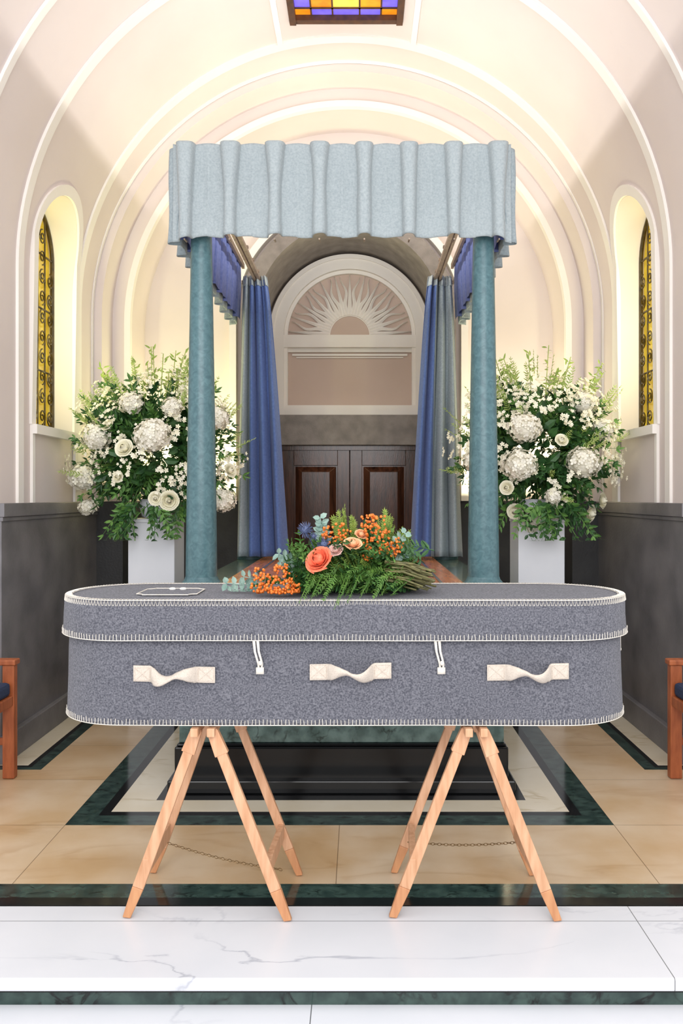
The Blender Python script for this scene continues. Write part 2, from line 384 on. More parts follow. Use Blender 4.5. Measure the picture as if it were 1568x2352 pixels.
mb=MB(); mb.box(-.82,.82,7.9,8.1,2.03,2.32); mb.box(-.82,-.655,7.98,8.1,0,2.04); mb.box(.655,.82,7.98,8.1,0,2.04); trim(mb,M['stone'],'grey stone lintel above doors',bevel=.006)
mb=MB(); mb.box(-.95,.95,8.1,8.2,0,4.1); trim(mb,M['dado_dark'],'masonry behind the doorway')  # added box, keeps world light out of the gap between the leaves
mb=MB()
mb.box(-.80,.80,8.06,8.1,2.3,3.95)
trim(mb,M['panel_pink'],'pink-beige plaster backing of arched panel')
mb=MB(); cz=3.10
mb.arch(7.98,8.07,.635,.745,ci=cz,legL=2.32,legR=2.32)
mb.arch(7.965,8.0,.735,.775,ci=cz,legL=2.32,legR=2.32)
mb.arch(8.02,8.07,.60,.64,ci=cz)
mb.box(-.64,.64,7.985,8.07,2.98,3.10); mb.box(-.64,.64,7.985,8.07,2.32,2.42)
mb.box(-.64,-.60,8.0,8.07,2.42,2.98); mb.box(.60,.64,8.0,8.07,2.42,2.98)
mb.box(-.60,.60,8.03,8.07,2.94,2.98); mb.box(-.56,.56,8.04,8.07,2.905,2.925); mb.box(-.52,.52,8.045,8.07,2.885,2.895)
smooth_angle(trim(mb,M['plaster_white'],'cream arched plaster frame with moulded bars'))
mb=MB()
def ray(a,r0,r1,w,wave,ph):
    n=16; A=[];B=[]
    for i in range(n+1):
        t=i/n; r=r0+(r1-r0)*t; hw=w*(1-t)**.8*.5+.0015
        off=wave*math.sin(t*math.pi*2.6+ph)*t**.6
        ca,sa=math.cos(a),math.sin(a)
        cxp=r*ca-off*sa; czp=r*sa+off*ca
        A.append((cxp-hw*-sa,czp-hw*ca)); B.append((cxp+hw*-sa,czp+hw*ca))
    L=[[(A[i][0],8.062,cz+A[i][1]),(A[i][0],8.035,cz+A[i][1]),((A[i][0]+B[i][0])/2,8.02,cz+(A[i][1]+B[i][1])/2),(B[i][0],8.035,cz+B[i][1]),(B[i][0],8.062,cz+B[i][1])] for i in range(n+1)]
    mb.loops(L)
NR=25
for i in range(NR):
    a=math.radians(4+172*i/(NR-1))
    if i%2==0: ray(a,.2,.60,.045,0.0,0)
    else: ray(a,.2,.58,.046,.026,0 if i%4==1 else math.pi)
mb.arch(8.035,8.062,.19,.215,ci=cz,n=32)
trim(mb,M['plaster_white'],'cream plaster sunburst relief with wavy rays')
mb=MB(); mb.arch(8.045,8.063,.001,.19,ci=cz,n=32); trim(mb,M['panel_pink'],'half disc of the sunburst relief')
for k,(a,b) in enumerate(((-.655,-.003),(.003,.655))):
    mb=MB(); mb.box(a,b,8.02,8.07,0,2.03)
    w=.115
    mb.box(a,a+w,8.0,8.03,0,2.03); mb.box(b-w,b,8.0,8.03,0,2.03)
    for z0,z1 in ((0,.2),(.82,.98),(1.84,2.03)): mb.box(a+w,b-w,8.0,8.03,z0,z1)
    for z0,z1 in ((.2,.82),(.98,1.84)):
        x0,x1=a+w+.012,b-w-.012; e=.065
        mb.loops([[(x0,8.022,z0+.012),(x1,8.022,z0+.012),(x1,8.022,z1-.012),(x0,8.022,z1-.012)],
                  [(x0+e,7.980,z0+e),(x1-e,7.980,z0+e),(x1-e,7.980,z1-e),(x0+e,7.980,z1-e)]])
    S(mb,'door_%d'%(k+1),M['door'],'dark mahogany door leaf with raised panels','door',bevel=.003)
mb=MB(); mb.box(-.70,.70,7.97,8.02,1.985,2.03); mb.box(-.70,-.655,7.97,8.02,0,1.985); mb.box(.655,.70,7.97,8.02,0,1.985); trim(mb,M['door'],'dark wood door frame')
# ------------------------------------------------------------ floor
mb=MB(); mb.box(-3.4,3.4,3.113,8.1,-.2,0); S(mb,'floor',M['tan'],'tan limestone tiled floor','floor')
mb=MB(); mb.box(-3.4,3.4,2.64,3.113,-.042,0); S(mb,'floor_step',M['white'],'white veined marble step slab','floor',bevel=.006)
mb=MB(); mb.box(-3.4,3.4,2.66,3.113,-.2,-.042); trim(mb,M['green'],'dark green marble riser band')
mb=MB(); mb.box(-3.4,3.4,2.655,2.67,-.052,-.042); trim(mb,M['black'],'thin black strip under step')
mb=MB(); mb.box(-3.4,3.4,-1.5,2.66,-.2,-.095); S(mb,'floor_lower',M['whiteL'],'white marble lower floor','floor')
def strip(rects,m_,z,label):
    mb=MB()
    for r in rects: mb.box(*r,-.01,z)
    trim(mb,m_,label)
strip([(-3.4,3.4,3.113,3.173)],M['black'],.001,'black marble floor strip')
strip([(-3.4,3.4,3.173,3.285)],M['green'],.001,'green marble floor band')
strip([(-1.285,1.285,3.875,3.99),(-1.285,-1.165,3.99,7.2),(1.165,1.285,3.99,7.2)],M['green'],.001,'green marble border inlay')
strip([(-1.165,1.165,3.99,4.036),(-1.165,-1.117,4.036,7.2),(1.117,1.165,4.036,7.2)],M['black'],.001,'black marble border line')
strip([(-1.117,1.117,4.036,4.19),(-1.117,-.935,4.19,7.2),(.935,1.117,4.19,7.2)],M['cream'],.001,'cream limestone border')
strip([(-.935,.935,4.19,7.2)],M['black'],.0012,'black marble floor slab')
for sd in (-1,1):
    def rr(a,b,c_,d_):
        x0,x1=sorted((sd*a,sd*b)); return (x0,x1,c_,d_)
    strip([rr(1.70,1.77,4.66,6.5),rr(1.77,3.4,4.66,4.70)],M['green'],.001,'green marble inlay beside wall')
    strip([rr(1.77,1.80,4.70,6.5),rr(1.80,3.4,4.70,4.73)],M['black'],.001,'black marble inlay beside wall')
    strip([rr(1.80,1.95,4.73,6.5),rr(1.95,3.4,4.73,4.76)],M['cream'],.001,'cream limestone beside wall')
# ------------------------------------------------------------ catafalque
cat=empty('catafalque',(0,5.4,0),'green marble catafalque with black plinth and polished wood top','catafalque')
mb=MB(); mb.box(-.868,.868,4.30,6.75,.001,.235); mb.box(-.858,.858,4.31,6.74,.235,.25); mb.box(-.90,.90,4.27,6.78,.001,.07); mb.obj('plinth',M['black'],cat,bevel=.008,label='black marble plinth')
mb=MB(); mb.box(-.85,.85,4.33,6.72,.25,.98); mb.obj('body',M['greenbody'],cat,bevel=.005,label='mottled green marble body')
mb=MB(); mb.box(-.88,.88,4.30,6.74,.98,1.04); mb.obj('ledge',M['greenbody'],cat,bevel=.01)
mb=MB(); mb.box(-.68,.68,4.45,6.65,1.04,1.054); mb.obj('top_panel',M['ctop'],cat,bevel=.003,label='polished orange-brown wood top')
for sx in (-.55,-.35,.35,.55):
    mb=MB(); mb.box(sx-.008,sx+.008,4.5,6.25,1.054,1.060)
    mb.obj('track',M['roller'],cat,label='metal guide strip')
# ------------------------------------------------------------ canopy
can=empty('canopy',(0,5.5,1.055),'fabric-draped canopy on four teal columns above catafalque','canopy')
for (x,y) in ((-.775,4.55),(.775,4.55),(-.775,6.60),(.775,6.60)):
    prof=[(.105,1.042),(.105,1.07),(.092,1.085),(.087,1.1)]
    for i in range(13):
        t=i/12; prof.append((.086-.030*t**1.15,1.1+t*1.9))
    prof+= [(.056,3.02),(.066,3.03),(.066,3.06),(.05,3.07)]
    mb=MB(); mb.lathe(x,y,prof,40)
    smooth_angle(mb.obj('column',M['column'],can,label='tapered teal marbled column'))
PER=.2385; TOPZ=3.425; BOTZ=2.925
def valfn(path_len,place,phase0):
    def fn(u,v):
        s=u*path_len; k=(s-phase0)/PER; kk=round(k); d=(k-kk)*PER
        t=1-v
        hw=.050-.016*min(1,t*2.2)**.8+ .002*math.sin(kk*3.1)+.003*math.sin(t*5+kk)
        x=abs(d)/hw
        # narrow rounded tube standing proud of a wide, nearly flat panel
        if x<1: p=-.012+.060*(1-x**3)**.5+.004*math.sin(6*t+kk)
        else:
            q=(abs(d)-hw)/(PER/2-hw)
            p=-.012-.012*math.sin(math.pi*min(1,q))*math.sin(math.pi*min(1,t*1.15)) + .003*math.sin(5*t+kk*2.3+d*16)*t
        z=TOPZ-(TOPZ-BOTZ)*t
        if t>.9: z-= (.010*math.cos(d/PER*2*math.pi+ .7*kk))*(t-.9)*5
        z-= .006*math.cos(2*math.pi*d/PER)*max(0,1-t*8)
        p+= .012*t*t
        return place(s,p,z)
    return fn
W0=.905; LEN=2*W0
mb=MB(); mb.grid(valfn(LEN,lambda s,p,z:(-W0+s, 4.42-p, z-(.028*max(0,abs(-W0+s)/W0-.86)/.14)*(1 if z<3.2 else 0)),(LEN-7*PER)/2),520,28)
mb.obj('valance',M['valance'],can,smooth=True,solid=.006,label='pleated pale blue-grey front valance')
for sd in (-1,1):
    mb=MB(); mb.grid(valfn(2.2,lambda s,p,z,sd=sd:(sd*(.885+p),4.42+s,z-.01),.07),420,20)
    mb.obj('valance',M['valdark'],can,smooth=True,solid=.005,label='pleated blue-grey side valance')
    mb=MB(); mb.grid(valfn(2.15,lambda s,p,z,sd=sd:(sd*(.858+p*.6),4.44+s,z+.02),.05),300,12)
    mb.obj('lining',M['lining'],can,smooth=True,label='blue cloth lining inside valance')
    x0,x1=sorted((sd*.825,sd*.845)); mb=MB(); mb.box(x0,x1,4.45,6.62,3.36,3.40); mb.obj('frame_bar',M['rail'],can)
    mb=MB(); x0,x1=sorted((sd*.665,sd*.69)); mb.box(x0,x1,4.5,6.6,3.20,3.225); x0,x1=sorted((sd*.70,sd*.715)); mb.box(x0,x1,4.5,6.6,3.19,3.23)
    for k in range(7):
        y=4.7+k*.3; x0,x1=sorted((sd*.66,sd*.72)); mb.box(x0,x1,y,y+.03,3.225,3.24)
    mb.obj('curtain_rail',M['rail'],can,label='bronze curtain track')
    for k in (4.5,6.55):
        mb=MB(); x0,x1=sorted((sd*.67,sd*.84)); mb.box(x0,x1,k,k+.03,3.225,3.25); mb.obj('bracket',M['rail'],can)
mb=MB(); mb.box(-.84,.84,4.455,4.475,3.36,3.40); mb.obj('frame_bar',M['rail'],can)
for k in range(8):
    mb=MB(); x=-W0+(LEN-7*PER)/2+k*PER; mb.tube([(x,4.385,2.905),(x,4.45,2.91)],.005,5)
    mb.obj('hem_pin',M['rail'],can,label='small metal pin at valance hem')
# ------------------------------------------------------------ curtains
def curtain(sd,xt0,xt1,xb0,xb1,split,label):
    e=empty('curtain',((xb0+xb1)/2,6.35,1.07),label,'curtain',group='curtains of the canopy')
    nf=4.5
    def fn(u,v,lo,hi):
        uu=lo+(hi-lo)*u; t=1-v
        a=xt0+(xt1-xt0)*uu; b=xb0+(xb1-xb0)*uu; k=t**.75
        x=a+(b-a)*k
        am=.022+.045*t
        ph=uu*nf*2*math.pi+1.1*math.sin(uu*5)+.6*math.sin(t*2.5)
        y=6.36+am*(math.sin(ph)+.3*math.sin(2*ph+t*3))+.010*math.sin(uu*31+t*5)*(1-t*.5)
        x+=.016*math.cos(ph)*(.2+t)
        z=3.20-(3.20-1.075)*t - .010*math.sin(ph)*max(0,t-.9)*8
        return (x,y,max(z,1.066))
    mA=M['valdark'] if sd<0 else M['blue']; mB=M['blue'] if sd<0 else M['valdark']
    mb=MB(); mb.grid(lambda u,v:fn(u,v,0,split),90,40); mb.obj('drape' if sd<0 else 'blue_drape',mA,e,smooth=True,solid=.004)
    mb=MB(); mb.grid(lambda u,v:fn(u,v,split,1),120,40); mb.obj('blue_drape' if sd<0 else 'drape',mB,e,smooth=True,solid=.004)
    mb=MB(); mb.grid(lambda u,v:Vector(fn(u,1-.035*v,0,1))+Vector((0,-.008+.01*math.sin(u*60),.03)),160,4); mb.obj('header_tape',M['valance'],e,smooth=True,solid=.004)
curtain(-1,-.80,-.62,-.86,-.44,.30,'blue and grey-blue pleated curtain gathered at back column')
curtain(1,.62,.80,.475,.90,.36,'grey-blue and blue pleated curtain gathered at back column')
# ------------------------------------------------------------ coffin
KX,KY=.038,3.3; A_,B_,RC=1.096,.30,.285
def outline(off=0,n=28,dens=.0):
    a=A_+off; b=B_+off; r=RC+off; pts=[]
    cs=[(a-r,b-r,0),( -(a-r),b-r,90),(-(a-r),-(b-r),180),(a-r,-(b-r),270)]
    for cx,cy,s0 in cs:
        for i in range(n+1):
            t=math.radians(s0+90*i/n); pts.append((KX+cx+r*math.cos(t),KY+cy+r*math.sin(t)))
    out=[]
    for i,p in enumerate(pts):
        q=pts[(i+1)%len(pts)]; out.append(p); d=math.hypot(q[0]-p[0],q[1]-p[1])
        if d>.1:
            m_=40
            for k in range(1,m_): out.append((p[0]+(q[0]-p[0])*k/m_,p[1]+(q[1]-p[1])*k/m_))
    return out
def lev(off,z,wob=0.0):
    o=outline(off)
    return [(x+wob*.4*math.sin(y*17),y+wob*math.sin(x*5.3+z*9)+wob*.6*math.sin(x*11+z*14),z) for x,y in o]
cof=empty('coffin',(KX,KY,.70),'grey felt coffin with cream blanket stitching on wooden trestles','coffin')
mb=MB(); mb.loops([lev(-.03,.70),lev(-.016,.704),lev(-.008,.715,.001),lev(-.010,.78,.004),lev(-.012,.86,.005),lev(-.014,.95,.004),lev(-.018,1.03,.002)])
smooth_angle(mb.obj('body',M['felt'],cof,label='grey felt coffin base'))
mb=MB(); mb.loops([lev(-.012,1.02),lev(.004,1.016,.001),lev(.006,1.03,.002),lev(.002,1.09,.004),lev(0,1.145,.002),lev(-.002,1.158),lev(-.008,1.163),lev(-.022,1.163),lev(-.026,1.159),lev(-.10,1.161),lev(-.2,1.1625)])
smooth_angle(mb.obj('lid',M['felt'],cof,label='grey felt lid with stitched rim'))
def resample(pts,step):
    out=[]; N=len(pts); acc=0
    for i in range(N):
        p=Vector((*pts[i],0)); q=Vector((*pts[(i+1)%N],0)); d=(q-p).length; t=(q-p)/d if d>1e-9 else Vector((1,0,0))
        s_=step-acc if acc>0 else 0
        while s_<d:
            out.append((p+t*s_, Vector((t.y,-t.x,0)))); s_+=step
        acc=(d-(s_-step)) 
        acc=acc%step
    return out
mb=MB()
def wv(x,y,z,w): return (x+w*.4*math.sin(y*17),y+w*math.sin(x*5.3+z*9)+w*.6*math.sin(x*11+z*14))
for off,z,dz,w in ((.0085,1.018,.021,.002),(-.006,.708,.020,.002)):
    for p,n in resample(outline(off),.0135):
        x,y=wv(p.x,p.y,z,w if dz else 0); j=U(-.002,.002)
        mb.tube([(x,y,z),(x+j,y,z+dz*U(.85,1.15))],.0012,4)
    mb.tube([(*wv(x,y,z,w),z) for x,y in outline(off+.001)],.0016,5,closed=True)
for p,n in resample(outline(.002),.0135):
    j=U(-.003,.003); t=Vector((-n.y,n.x,0))
    a=p+Vector((0,0,1.160)); 
    mb.tube([p+t*.005+Vector((0,0,1.142)),a-n*.002,p+t*-.005+Vector((0,0,1.142))],.0011,4)
    mb.tube([a-n*.004+Vector((0,0,.004)),p-n*.026+Vector((j,0,1.1645))],.0012,4)
mb.tube([(x,y,1.162) for x,y in outline(-.001)],.0016,5,closed=True)
mb.tube([(x,y,1.1625) for x,y in outline(-.027)],.0012,5,closed=True)
mb.obj('blanket_stitching',M['stitch'],cof,kind='stuff',label='cream wool blanket stitching around edges')
def handle(X,Zc,sgn):
    mb=MB(); hl=.148
    def prof(s):
        a=abs(s); ctr=max(0,1-a/.52)
        k=min(1,a/.55); hh=.0125+.0165*(k*k*(3-2*k)) if a<.55 else .029
        out=.004+(.036*math.sin(math.pi/2*min(1,(0.56-a)/.30)) if a<.56 else 0)
        g=max(0,1-abs(s-.25*sgn)/.36); 
        dz=-.016*math.sin(math.pi/2*g)**1.5
        dz2=.006*max(0,1-abs(s+.28*sgn)/.3)
        tw=(ctr**.8)*1.0*sgn
        return hh,out,dz+dz2,tw
    def fn(u,v):
        s=u*2-1; hh,out,dz,tw=prof(s); c_=(v*2-1)*hh
        fold=.010*(1-(v*2-1)**2)*(1 if abs(s)<.56 else 0)
        return (X+s*hl, 3.004-out-fold-math.sin(tw+ .8*s*(abs(s)<.5))*c_*.7, Zc+dz+math.cos(tw)*c_+(.003*s*sgn))
    mb.grid(fn,64,8)
    return mb
for X,Z_,sg in ((-.578,.895,-1),(.061,.905,1),(.704,.903,1)):
    mb=handle(X,Z_,sg); ho=mb.obj('handle',M['strap'],cof,smooth=True,solid=.004,label='twisted cream cotton webbing handle')
    for s0,s1 in ((-1,-.56),(.56,1)):
        mb=MB()
        xa,xb=X+s0*.148+.005,X+s1*.148-.005; za,zb=Z_-.024,Z_+.024; y=2.9975
        mb.tube([(xa,y,za),(xb,y,za),(xb,y,zb),(xa,y,zb),(xa,y,za),(xb,y,zb),(xb,y-.0005,za),(xa,y-.0005,zb)],.0009,4)
        mb.obj('handle_stitching',M['strap'],cof)
def tie(X,Yf):
    mb=MB(); z=1.018
    for dx in (-.010,.004):
        mb.tube([(X+dx-.004,Yf-.01,z),(X+dx,Yf-.012,z-.04),(X+dx+.006+ .006,Yf-.008,z-.085),(X+dx*.5+.010,Yf-.006,z-.118)],[.006,.0045,.004,.0045],6)
    mb.box(X-.006,X+.022,Yf-.012,Yf-.003,z-.122,z-.098)
    mb.ball((X+.010,Yf-.013,z-.082),.009)
    mb.obj('tie',M['stitch'],cof,smooth=True,label='white cotton tie with toggle')
tie(-.275,3.006); tie(.382,3.006)
mb=MB(); mb.tube([(KX+A_+.004,3.33,1.018),(KX+A_+.006,3.33,.93)],.006,6); mb.ball((KX+A_+.004,3.33,.925),.010); mb.obj('tie',M['stitch'],cof,smooth=True,label='white cotton tie at coffin end')
cx,cy=-.642,3.24; hw,hd=.115,.11
pp=[]
for sx,sy in ((1,1),(-1,1),(-1,-1),(1,-1)):
    for i in range(7):
        c0=(cx+sx*hw,cy+sy*hd)
        ang={(1,1):(-90,-180),(-1,1):(0,-90),(-1,-1):(90,0),(1,-1):(180,90)}[(sx,sy)]
        t=math.radians(ang[0]+(ang[1]-ang[0])*i/6); pp.append((c0[0]+.028*math.cos(t),c0[1]+.028*math.sin(t)))
patch=empty('felt_patch',(cx,cy,1.164),'small grey felt patch with white edging and buttons on coffin lid','patch')
mb=MB(); mb.loops([[(x,y,1.1635) for x,y in pp],[(x,y,1.1665) for x,y in pp]]); mb.obj('patch',M['felt'],patch)
mb=MB(); mb.tube([(x,y,1.1675) for x,y in pp],.0022,6,closed=True); mb.obj('edging',M['stitch'],patch)
for dx in (-.012,.03):
    mb=MB(); mb.lathe(cx+dx,cy+.07,[(.004,1.166),(.013,1.167),(.014,1.171),(.010,1.175),(.004,1.176)],16); smooth_angle(mb.obj('button',M['pearl'],patch))
# ------------------------------------------------------------ trestles
def trestle(cx,lf,rf,lr,rr,tl,tr,label):
    e=empty('trestle',(cx,3.15,0),label,'trestle',group='folding trestles under the coffin')
    YF,YR=3.0,3.36; tz=.685
    legs=[((lf,YF,.0),(tl,YF+.03,tz)),((rf,YF,.0),(tr,YF+.03,tz)),((lr,YR,.0),(tl,YR-.02,tz)),((rr,YR,.0),(tr+.03*(1 if cx<0 else 0),YR-.02,tz))]
    for k,(p,q) in enumerate(legs):
        mb=MB(); p=Vector(p); q=Vector(q); d=q-p
        w=.043 if k<2 else .038
        dy=.0 if k%2 else .024
        m1=p+d*.16; 
        a=Vector((0,dy,0))
        mb.beam(m1+a,q+a,w*.98,.022,0,w*.85)
        mb.beam(p+a,m1+a,w*.72,.022,1,w*.98)
        mb.beam(q+a-d*.13,q+a-d*.005,w*1.2,.026,0,w*.95)
        for i,v_ in enumerate(mb.v):
            if v_[2]<.002: mb.v[i]=(v_[0],v_[1],.002)
        mb.obj('leg',[M['wood'],M['woodfoot']],e,bevel=.003,label='slanting pale oak leg')
    for x in (tl,tr):
        mb=MB(); mb.box(x-.014,x+.014,2.99,YR+.02,.668,.699); mb.obj('top_rail',M['wood'],e,bevel=.003)
    for (f_,r_) in ((0,2),(1,3)):
        p=Vector(legs[f_][0]); q=Vector(legs[f_][1]); p2=Vector(legs[r_][0]); q2=Vector(legs[r_][1])
        a=p+(q-p)*.27; b=p2+(q2-p2)*.27
        mb=MB(); mb.loops([[(c_.x-.012,c_.y,c_.z-.03),(c_.x+.012,c_.y,c_.z-.03),(c_.x+.012,c_.y,c_.z+.03),(c_.x-.012,c_.y,c_.z+.03)] for c_ in (a+Vector((0,.012,0)),b)])
        mb.obj('stretcher',M['wood'],e,bevel=.003)
    mb=MB(); a=Vector((lr+.055,YR-.01,.14)); b=Vector((rf-.03 if cx<0 else rr-.05,YR-.01 if cx>0 else 3.1,.14)); n=34
    for i in range(n):
        t=(i+.5)/n; c_=a+(b-a)*t+Vector((0,0,-.012*math.sin(math.pi*t))); d=(b-a).normalized()
        u=Vector((0,0,1)) if i%2 else Vector((0,1,0))
        mb.tube([c_+d*.009*math.cos(k/8*6.283)+u*.005*math.sin(k/8*6.283) for k in range(8)],.0012,4,closed=True)
    mb.obj('chain',M['chain'],e,kind='stuff',label='thin metal retaining chain')
trestle(-.46,-.756,-.166,-.75,-.15,-.505,-.445,'pale oak folding trestle under the foot of the coffin')
trestle(.52,.215,.811,.235,.795,.49,.545,'pale oak folding trestle under the head of the coffin')
# ------------------------------------------------------------ pedestals & arrangements
def arrangement(cx,cy,hyd,roses,seed,label,lim):
    random.seed(seed)
    ped=MB(); w=.158
    pe=empty('pedestal',(cx,cy,0),'tall plain white square pedestal holding white flowers','pedestal',group='white flower pedestals')
    ped.box(cx-w,cx+w,cy-w,cy+w,0.002,1.36); ped.obj('shaft',M['pedestal'],pe,bevel=.004)
    ped=MB(); ped.box(cx-w-.004,cx+w+.004,cy-w-.004,cy+w+.004,1.36,1.385); ped.obj('top',M['pedestal'],pe,bevel=.004)
    e=empty('flower_arrangement',(cx,cy,1.386),label,'flower arrangement',group='large white flower arrangements')
    C=Vector((cx,cy,1.87)); RX,RY,RZ=.58,.42,.52
    def clampx(p):
        if lim<0: p.x=max(p.x,lim)
        else: p.x=min(p.x,lim)
        p.z=max(p.z,1.25 if abs(p.x-cx)>.17 or p.y<cy-.17 else 1.41)
        return p
    mb=MB(); mb.lathe(cx,cy,[(.07,1.387),(.10,1.40),(.12,1.47),(.11,1.52),(.105,1.52)],24); mb.obj('bowl',M['pedestal'],e,smooth=True)
    fd=MB(); fl=MB()
    for i in range(300):
        d=Vector((U(-1,1),U(-1,.8),U(-.85,1))).normalized()
        tip=C+Vector((d.x*RX,d.y*RY,d.z*RZ))*U(.72,1.12)
        base=C+Vector((d.x*RX,d.y*RY,d.z*RZ))*.3
        L=(tip-base).length*.95
        m_=fl if R()<.42 else fd
        m_.sprig(base,(tip-base),L,int(U(5,9)),U(.06,.095),U(.03,.045),U(0,.15),.003,spread=.8)
    for i in range(400):
        d=Vector((U(-1,1),U(-1,1),U(-1,1))).normalized(); p=C+Vector((d.x*RX,d.y*RY,d.z*RZ))*U(.4,.8)
        fd.leaf(p,d+Vector((U(-1,1),U(-1,1),U(-1,1))),d,.10,.06)
    for i in range(26):
        a=U(0,6.28); p=Vector((cx+.2*math.cos(a),cy-.12-.2*abs(math.sin(a)),1.5)); 
        (fd if R()<.6 else fl).sprig(p,(U(-.7,.7),U(-.5,-.1),-.5),U(.15,.30),6,.07,.035,.4,.003)
    for m_ in (fd,fl): m_.v=[tuple(clampx(Vector(v_))) for v_ in m_.v]
    fd.obj('dark_foliage',M['leafd'],e,kind='stuff'); fl.obj('light_foliage',M['leaf'],e,kind='stuff')
    lt=MB(); bl=MB()
    for i in range(60):
        d=Vector((U(-1,1),U(-1,.3),U(-.3,1))).normalized(); p=C+Vector((d.x*RX,d.y*RY,d.z*RZ))*U(.75,1.0)
        lt.sprig(p,d+Vector((0,0,.5)),U(.10,.18),8,.04,.012,0,.002)
    for i in range(100):
        d=Vector((U(-1,1),U(-1,.2),U(-.45,1))).normalized(); p=C+Vector((d.x*RX,d.y*RY,d.z*RZ))*U(.85,1.1)
        for k in range(int(U(6,15))):
            q=p+Vector((U(-1,1),U(-1,1),U(-1,1.3)))*.042; bl.floret(q,(q-C)+Vector((0,-.3,.1)),U(.010,.019),5)
    for i in range(18):
        a=U(-1.0,1.0); base=C+Vector((a*.35,U(-.2,.15),RZ*.7)); d=Vector((a*.65,U(-.2,.1),1)).normalized(); L=U(.14,.34)*(1.15-abs(a)*.4)
        lt.tube([base,base+d*L],.003,4)
        for k in range(20):
            t=k/20; q=base+d*L*(.2+.8*t)+Vector((U(-1,1),U(-1,1),U(-1,1)))*.03*(1-t*.6)
            if R()<.55: bl.floret(q,(q-base-d*L*.4),U(.013,.022)*(1.1-t*.4),5)
            else: lt.leaf(q,Vector((U(-1,1),U(-1,1),U(0,1))),(0,-1,0),.05,.015)
    for m_ in (lt,bl): m_.v=[tuple(clampx(Vector(v_))) for v_ in m_.v]
    lt.obj('pale_sprigs',M['leafl'],e,kind='stuff'); bl.obj('small_blossoms',M['petalc'],e,kind='stuff')
    for (px,py,r) in hyd:
        q=W(px,py,cy); dx=(q.x-cx)/RX; dz=(q.z-C.z)/RZ; k=max(0,1-dx*dx-dz*dz); Y=cy-RY*math.sqrt(k)*.95-.02
        p=W(px,py,Y); rr=r*Y/F
        if abs(p.x)+rr>abs(lim): p.x=(abs(lim)-rr)*(1 if lim>0 else -1)
        mb=MB(); mb.hydrangea(p,rr); mb.obj('hydrangea_head',M['petal'],e,label='domed white hydrangea head')
    for (px,py,r) in roses:
        q=W(px,py,cy); dx=(q.x-cx)/RX; dz=(q.z-C.z)/RZ; k=max(0,1-dx*dx-dz*dz); Y=cy-RY*math.sqrt(k)*1.0-.04
        p=W(px,py,Y); mb=MB(); mb.rose(p,r*Y/F,(p-C).normalized()+Vector((0,-.5,.6))); mb.obj('rose_bloom',M['petalc'],e,smooth=True,label='open cream white rose')
arrangement(-1.326,5.8,[(350,1000,43),(222,1003,34),(182,1096,34),(512,1148,30),(300,925,28),(200,1165,20),(500,960,28),(395,935,24)],
 [(284,1028,21),(388,1150,22),(357,1145,16),(530,1080,16),(245,975,15),(270,1095,13),(445,1010,15)],11,'large white hydrangea and rose arrangement with trailing greenery',-1.94)
arrangement(1.335,5.8,[(1203,982,38),(1192,1067,39),(1340,1062,38),(1225,1195,30),(1342,925,30),(1385,985,26),(1270,1140,20),(1085,1060,24)],
 [(1163,1120,16),(1182,1175,18),(1358,1180,20),(1290,1010,15),(1385,1150,18),(1110,1130,15)],23,'large white hydrangea arrangement with tall airy sprigs',1.94)
# ------------------------------------------------------------ bouquet
random.seed(5)
bq=empty('bouquet',(.02,3.3,1.167),'funeral spray of coral roses, orange berries, thistles and ferns','bouquet')
TP=1.172
def cl(m_,zmin=TP):
    m_.v=[(x,y,max(z,zmin if y>2.985 else z)) for x,y,z in m_.v]
fo=MB(); fe=MB(); so=MB(); eu=MB()
def tipto(m_,px,py,Y,n,ll,lw,droop=.05,base=None,spread=.9,stem=.002):
    t=W(px,py,Y); b=base; d=t-b; m_.sprig(b,d+Vector((0,0,droop*d.length)),d.length,n,ll,lw,droop,stem,spread=spread)
for i in range(170):
    px=U(650,925); top=1240+max(0,(730-px)*.6)
    py=U(top,1366); tipto(fo,px,py,U(3.06,3.42),7,U(.034,.055),U(.017,.025),base=W(px+U(10,80),min(1350,py+U(5,50)),U(3.2,3.36)))
for i in range(100):
    px=U(700,905); py=U(1305,1378); tipto(fe,px,py,U(3.03,3.2),12,.024,.008,base=W(px+U(20,70),U(1290,1335),U(3.12,3.3)))
for (px,py) in ((770,1392),(778,1382),(745,1374),(700,1370),(830,1367),(690,1378),(715,1374),(860,1368),(800,1378)): tipto(fe,px,py,2.975,12,.022,.008,base=W(px+25,1320,3.08))
for i in range(50):
    px=U(850,945); tipto(fe,px,1188+abs(px-880)*.8+U(0,50),U(3.26,3.42),16,.028,.006,base=W(880+U(-20,20),1315,3.34))
for i in range(40):
    px=U(900,955); tipto(fe,px,U(1228,1300),U(3.15,3.42),14,.030,.006,base=W(880+U(-20,20),1310,3.3))
for i in range(22):
    px=U(762,818); tipto(so,px,1158+abs(px-790)*.9+U(0,30),U(3.2,3.4),22,.025,.008,base=W(px*.4+815*.6,1290,3.3))
for i in range(16):
    px=U(864,904); tipto(so,px,1164+abs(px-885)*1.0+U(0,26),U(3.2,3.4),22,.024,.007,base=W(880,1290,3.32))
for i in range(16):
    px=U(905,942); tipto(so,px,U(1205,1255),U(3.2,3.4),18,.022,.006,base=W(888,1300,3.3))
for i in range(14):
    px=U(820,862); tipto(fo,px,U(1190,1230),U(3.25,3.4),8,.035,.014,base=W(850,1290,3.3))
for i in range(34): 
    px=U(745,835); tipto(so,px,U(1230,1310),U(3.08,3.25),12,.015,.005,base=W(px+30,1320,3.22))
